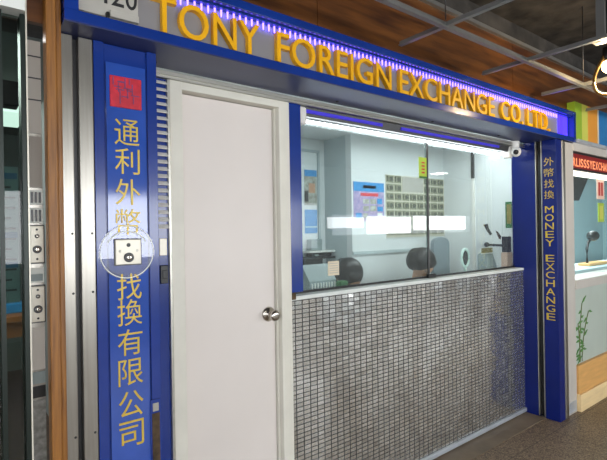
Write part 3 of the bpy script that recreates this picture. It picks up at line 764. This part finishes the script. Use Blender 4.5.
box(2.466, 2.545, 1.9235, 1.9275, 1.828, 1.968, bev=.001).build('card', 'lime', ls)
q = MB(); 
for k in range(4): put_glyph('出', 2.494, 2.520, 1.862+k*.022, 1.880+k*.022, 1.9236, .0012, mb=q) if False else q.box(2.492, 2.522, 1.9222, 1.9237, 1.862+k*.022, 1.872+k*.022)
q.build('red_writing', 'redtext', ls)
box(2.466, 2.545, 1.9225, 1.9237, 1.828, 1.842).build('green_edge', 'green', ls)

# ------------------------------------------------------------------ neighbour on the right
nf = empty('window_post', (3.92, 1.65, 0), 'off-white post between the steel corner and the right neighbour window', 'post')
MB().box(3.838, 4.015, 1.60, 1.72, 0, 2.164, bev=.006).build('post', 'postwhite', nf)
MB().box(3.86, 3.995, 1.596, 1.602, .02, .10).build('foot_plate', 'strip', nf)
nl = empty('window_lintel', (6, 1.65, 2.105), 'off-white lintel with a metal lip under the striped coloured signboard', 'lintel')
MB().box(4.017, 8.5, 1.60, 1.72, 2.107, 2.174, bev=.004).build('beam', 'postwhite', nl)
MB().box(4.045, 8.5, 1.57, 1.66, 2.191, 2.20, bev=.003).box(4.045, 8.5, 1.57, 1.66, 2.174, 2.192).build('lip', 'strip', nl)
fs_ = empty('striped_signboard', (4.8, 1.63, 2.20), 'signboard in green, orange and blue stripes above the right neighbour window', 'sign')
for a, b, mk in ((4.055, 4.19, 's_green'), (4.19, 4.31, 's_lime'), (4.31, 4.515, 's_orange'), (4.515, 4.545, 's_cream'), (4.545, 4.73, 's_blue'), (4.73, 4.95, 's_grey'), (4.95, 5.25, 's_green'), (5.25, 5.6, 's_orange'), (5.6, 8.5, 's_blue')):
    box(a, b, 1.60, 1.66, 2.20, 2.51).build('stripe_board', mk, fs_)
ld = empty('led_display', (4.4, 1.63, 1.955), 'red running-text display under the lintel of the right neighbour window', 'led display')
box(4.015, 5.3, 1.615, 1.66, 1.955, 2.105, bev=.003).build('display_case', 'black', ld)
box(4.02, 5.29, 1.611, 1.616, 1.972, 2.088).build('display_panel', 'ledsign', ld)
xx = 4.03
for ch in 'RLISSSYEXCHAN':
    w_ = .025 if ch == 'I' else .062
    put_glyph(ch, xx, xx+w_-.012, 1.985, 2.055, 1.611, .002, bold=.01).build('letter', 'ledtext', ld); xx += w_
lb_ = MB().box(4.015, 5.3, 1.62, 1.66, 1.915, 1.952, bev=.004); tag(lb_.build('light_bar', mat('light_bar_glow', '#ffffff', emit='#fff4e0', estr=1.6)), 'slim white light bar just under the red text display', 'light')
nw_ = struct('window_2', box(4.015, 8.5, 1.645, 1.651, 1.07, 1.915), 'glass')
tag(MB().box(4.012, 8.5, 1.59, 1.80, .985, 1.06, bev=.004).build('window_ledge', 'postwhite'), 'white ledge under the right neighbour window', 'ledge')
pn = tag(box(4.018, 8.5, 1.61, 1.66, .371, .984).build('lower_panel', 'panel_g'), 'pale grey-green panel with bamboo decor below the neighbour window ledge', 'panel')
bm_ = MB(); rb = random.Random(11)
for sx, top, lean in ((4.09, .86, .06), (4.14, .78, .14), (4.10, .70, -.03)):
    bm_.tube([(sx + lean*t*t, 1.606, .385 + (top-.385)*t) for t in [i/8 for i in range(9)]], .0035, 6)
bm_.build('bamboo_stems', 'stem', pn)
for sx, top, lean in ((4.09, .86, .06), (4.14, .78, .14), (4.10, .70, -.03)):
    for k in range(8):
        t = .12 + .88*k/7; x = sx+lean*t*t; z = .385+(top-.385)*t; s = 1 if k % 2 else -1
        ln = .05+.05*rb.random(); dz = ln*(.5-rb.random())*1.4
        MB().prism([(x, z), (x+s*ln*.4, z+dz*.4+.012), (x+s*ln, z+dz), (x+s*ln*.45, z+dz*.4-.010)], 'y', 1.604, 1.608).build('bamboo_leaf', 'leaf', pn)
kb = empty('plinth', (5.5, 1.63, 0), 'honey wooden base board with its lit lower part coloured paler, under the right neighbour window', 'base board')
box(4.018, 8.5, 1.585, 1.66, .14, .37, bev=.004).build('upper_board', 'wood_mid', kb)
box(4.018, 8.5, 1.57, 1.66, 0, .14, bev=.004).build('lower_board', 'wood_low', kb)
# inside the neighbour
struct('wall_neighbour', box(3.80, 8.5, 2.95, 3.0, 0, 2.20), 'mint')
struct('wall_divider', box(3.79, 3.83, 1.72, 3.0, 0, 2.20), 'mint')
struct('ceiling_neighbour', box(3.79, 8.5, 1.66, 3.0, 2.20, 2.24), 'ceil_in')
struct('wall_neighbour_end', box(8.46, 8.5, 1.72, 3.0, 0, 2.20), 'mint')
tag(MB().box(4.02, 8.4, 1.84, 2.2, 1.04, 1.08).box(4.06, 8.36, 1.90, 2.16, 0, 1.04).build('inner_counter', 'mint'), 'pale blue counter top behind the right neighbour window', 'counter')
tv = empty('wall_screen', (5.0, 1.98, 1.75), 'black screen hung at a slant inside the right neighbour window top', 'screen')
MB().prism([(4.80, 1.985), (5.24, 1.985), (5.01, 1.75), (4.80, 1.75)], 'y', 1.95, 2.01).build('screen_body', 'black', tv)
MB().box(4.98, 5.02, 1.965, 1.995, 1.985, 2.20).build('bracket', 'steel_dark', tv)
pp = tag(box(4.60, 4.76, 1.640, 1.645, 1.735, 1.912).build('pink_notice', 'pink'), 'pale pink notice with red writing on the neighbour window glass', 'notice')
for k in range(2): box(4.625+k*.06, 4.665+k*.06, 1.638, 1.6405, 1.765, 1.885).build('red_writing', 'redtext', pp)
gp = tag(box(4.62, 4.75, 1.640, 1.645, 1.53, 1.70).build('green_notice', 'lime'), 'light green notice below the pink notice on the neighbour glass', 'notice')
box(4.65, 4.72, 1.638, 1.6405, 1.555, 1.675).build('yellow_panel', 's_lime', gp)
fn = empty('microphone', (5.3, 1.98, 1.08), 'black round desk microphone on a small stand behind the neighbour glass', 'microphone')
MB().box(5.20, 5.72, 1.93, 2.05, 1.081, 1.11, bev=.006).build('base', 'wood_mid', fn)
MB().tube([(5.26, 1.98, 1.11), (5.26, 1.98, 1.26), (5.29, 1.98, 1.32), (5.33, 1.97, 1.36)], .014, 8).build('stem', 'black', fn)
MB().ball((5.365, 1.96, 1.39), .068, .06, .055).build('head', 'black', fn)
for k, (x, mk) in enumerate(((4.45, 'paper_blue'), (4.95, 'paper'), (5.3, 'paper_blue'))):
    tag(box(x, x+.30, 2.945, 2.95, 1.45, 1.85).build('wall_sheet', mk), ['pale blue sheet on the neighbour shop back wall, nearest the divider', 'white sheet on the neighbour shop back wall beside the pale blue one', 'pale blue sheet on the neighbour shop back wall, furthest along'][k], 'poster')

# ------------------------------------------------------------------ neighbour on the left
pa = empty('control_pilaster', (.23, 1.75, 0), 'narrow pale pilaster with two shutter key switches left of the wooden post', 'pilaster')
PYF = 1.700
box(.204, .2540, PYF+.004, 1.80, 0, 2.125).build('pilaster_body', 'steel', pa)
def face(z0, z1, mk, nm, pr=.004): return box(.2045, .2535, PYF-pr+.004, PYF+.0045, z0, z1).build(nm, mk, pa)
face(1.825, 2.122, 'postwhite', 'upper_panel'); face(1.650, 1.815, 'taupe', 'middle_panel')
face(1.065, 1.200, 'postwhite', 'lower_panel'); face(1.02, 1.058, 'machine', 'grey_strip'); face(.975, 1.012, 'black', 'black_strip'); face(0, .968, 'granite_refl', 'reflecting_panel')  # bottom face is steel coloured with the floor's reflection
for z in (2.07, 2.0, 1.93): box(.2045, .2535, PYF-.002, PYF+.001, z, z+.004).build('panel_joint', 'steel_dark', pa)
for z0, z1 in ((1.595, 1.642), (1.535, 1.585)):
    s = face(z0, z1, 'paper', 'label_sheet')
    m_ = MB()
    for k in range(4): m_.box(.209+k*.011, .215+k*.011, PYF-.002, PYF+.001, z0+.006, z1-.006)
    m_.build('print', 'steel_dark', s)
key_switch(pa, .2345, PYF+.004, 1.468, .038, .118, True)
s = face(1.345, 1.392, 'paper', 'label_sheet'); box(.212, .250, PYF-.002, PYF+.001, 1.350, 1.372).build('print', 'machine', s)
key_switch(pa, .2345, PYF+.004, 1.276, .038, .114, True)

lg = empty('shop_window', (-.9, 1.63, 0), 'dark green framed glass front of the left neighbour shop', 'shop front')
MB().box(.186, .200, 1.60, 1.66, 0, 2.16, bev=.002).box(.128, .1405, 1.602, 1.66, 0, 2.16).box(-2.2, .20, 1.60, 1.66, 0, .06).build('frame', 'frame_green', lg)
box(.200, .204, 1.60, 1.64, 0, 2.60).build('edge_strip', 'cream', lg)
box(.1405, .186, 1.628, 1.634, .06, 2.16).build('glass_pane', 'glass_dark', lg)
box(-2.2, .128, 1.628, 1.634, .06, 2.16).build('glass_pane', 'glass_dark', lg)
ln_ = empty('lightbox_sign', (-.9, 1.62, 2.165), 'brick red sign with a white lower edge at the top left corner', 'sign')
box(-2.2, .198, 1.59, 1.66, 2.205, 2.50).build('sign_face', 'sign_red', ln_)
box(-2.2, .198, 1.585, 1.66, 2.165, 2.205).build('lower_edge', 'paper', ln_)
po = tag(box(.020, .180, 1.642, 1.646, 1.295, 1.705).build('price_poster', 'paper_blue'), 'pale blue price list poster behind the left neighbour glass', 'poster')
q = MB()
for k in range(11):
    z = 1.64-k*.031; q.box(.03, .172 if k % 3 else .16, 1.6405, 1.6425, z, z+.006)
q.build('text_lines', 'steel_dark', po)
for z in (1.668, 1.49, 1.40): box(.03, .176, 1.6402, 1.6424, z, z+.018).build('blue_bar', 'poster_blue', po)
struct('wall_left_back', box(-4, .70, 6.0, 6.05, 0, 2.6), 'inner_dark')
struct('wall_left_side', box(.66, .70, 2.98, 6.0, 0, 2.6), 'inner_dark')
struct('ceiling_left', box(-4, .70, 1.80, 6.05, 2.6, 2.64), 'inner_dark')
tag(box(-.15, .535, 4.25, 4.85, 2.46, 2.60).build('ceiling_panel_light', 'panel_glow'), 'square glowing ceiling panel inside the left neighbour shop', 'light')
dk = empty('desk', (.2, 4.85, 0), 'orange wooden desk inside the left neighbour shop', 'desk')
box(-.6, .62, 4.5, 5.2, .77, .82, bev=.004).build('desk_top', 'wood_desk', dk)
box(-.6, .62, 4.54, 5.2, .64, .77).build('desk_front', 'wood_desk', dk)
for x in (-.56, .55): box(x, x+.05, 4.56, 4.62, 0, .64).build('leg', 'wood_desk', dk)
tag(box(.40, .56, 4.7, 4.9, .82, .90, bev=.006).build('storage_box', 'poster_blue'), 'small blue box standing on the orange desk at the left', 'box')
mn = empty('hanging_monitor', (.28, 3.26, 2.26), 'black monitor hung from the ceiling inside the left neighbour shop', 'monitor')
box(.0, .36, 3.2, 3.3, 2.26, 2.41, bev=.006).build('monitor_case', 'black', mn)
box(.16, .20, 3.24, 3.27, 2.41, 2.60).build('ceiling_bracket', 'steel_dark', mn)

# ------------------------------------------------------------------ lights
def area(name, loc, rot, sx, sy, power, col=(1, 1, 1)):
    l = bpy.data.lights.new(name, 'AREA'); l.shape = 'RECTANGLE'; l.size = sx; l.size_y = sy; l.energy = power; l.color = col
    o = bpy.data.objects.new(name, l); COL.objects.link(o); o.location = loc; o.rotation_euler = rot; return o
def pointl(name, loc, power, col, r=.05):
    l = bpy.data.lights.new(name, 'POINT'); l.energy = power; l.color = col; l.shadow_soft_size = r
    o = bpy.data.objects.new(name, l); COL.objects.link(o); o.location = loc; return o
# daylight through the long opening across the walkway
area('daylight', (1.2, -4.2, 1.6), (PI/2, 0, 0), 9.0, 1.0, 185, (.96, .98, 1))
area('daylight', (11.35, -4.25, 1.64), (PI/2, 0, 0), 2.5, .40, 34, (.97, .99, 1))
area('daylight', (9.15, -4.25, 1.59), (PI/2, 0, 0), 1.7, .44, 26, (.97, .99, 1))
area('daylight', (7.6, -4.25, 1.66), (PI/2, 0, 0), 1.2, .26, 9, (.97, .99, 1))
# two added fill lights, then a ceiling lamp mirrored in the window
for x, y, w_, e_ in ((-2.6, -1.9, .6, 14), (-.2, -1.9, .6, 14), (9.4, -2.87, .35, 8)): area('walkway_fill_and_lamp', (x, y, 2.80), (0, 0, 0), w_, w_, e_, (1, .95, .88))
pointl('bulb_light', tuple(sc_ + Vector((0, 0, -.06))), 13, (1, .75, .42), .03)
# added fill lights for the shop interiors, plus tube and LED glow
area('shop_fill', (3.0, 2.06, 2.225), (0, 0, 0), 1.2, .14, 8, (.97, 1, 1))
area('shop_fill', (1.7, 2.06, 2.225), (0, 0, 0), 1.2, .14, 6, (.97, 1, 1))
area('tube_glow', (2.48, 1.96, 2.05), (0, 0, 0), 2.0, .03, 4, (.93, .99, 1))
area('neighbour_fill', (5.2, 2.3, 2.18), (0, 0, 0), 2.4, .5, 75, (.95, .99, 1))  # added fill, brightens the right neighbour's interior
area('left_fill', (-.2, 3.6, 2.55), (0, 0, 0), .8, 1.6, 60, (1, 1, .98))  # extra fill for the left shop, besides its glowing ceiling panel
area('led_glow', (2.2, 1.632, 2.365), (0, 0, 0), 3.1, .012, .22, (.22, .16, 1))

wd = bpy.data.worlds.new('sky'); SC.world = wd; wd.use_nodes = True
bg = wd.node_tree.nodes['Background']; bg.inputs['Color'].default_value = (.88, .94, 1, 1); bg.inputs['Strength'].default_value = 3.0

# ------------------------------------------------------------------ camera
F, VX, R = 462., 594., .016
th = math.atan2(VX, F)
fw = Vector((math.cos(th), math.sin(th), 0)); rt = Vector((math.sin(th), -math.cos(th), 0)); up = Vector((0, 0, 1))
X = rt*math.cos(R) - up*math.sin(R); Yc = rt*math.sin(R) + up*math.cos(R); Zc = -fw
cd = bpy.data.cameras.new('camera'); cd.sensor_width = 36; cd.lens = 36*F/607; cd.clip_start = .02
co = bpy.data.objects.new('camera', cd); COL.objects.link(co)
co.matrix_world = Matrix(((X.x, Yc.x, Zc.x, 0), (X.y, Yc.y, Zc.y, 0), (X.z, Yc.z, Zc.z, 1.5), (0, 0, 0, 1)))
SC.camera = co
SC.view_settings.view_transform = 'Standard'; SC.view_settings.look = 'None'
SC.view_settings.exposure = .16; SC.view_settings.gamma = 1; SC.view_settings.use_curve_mapping = False
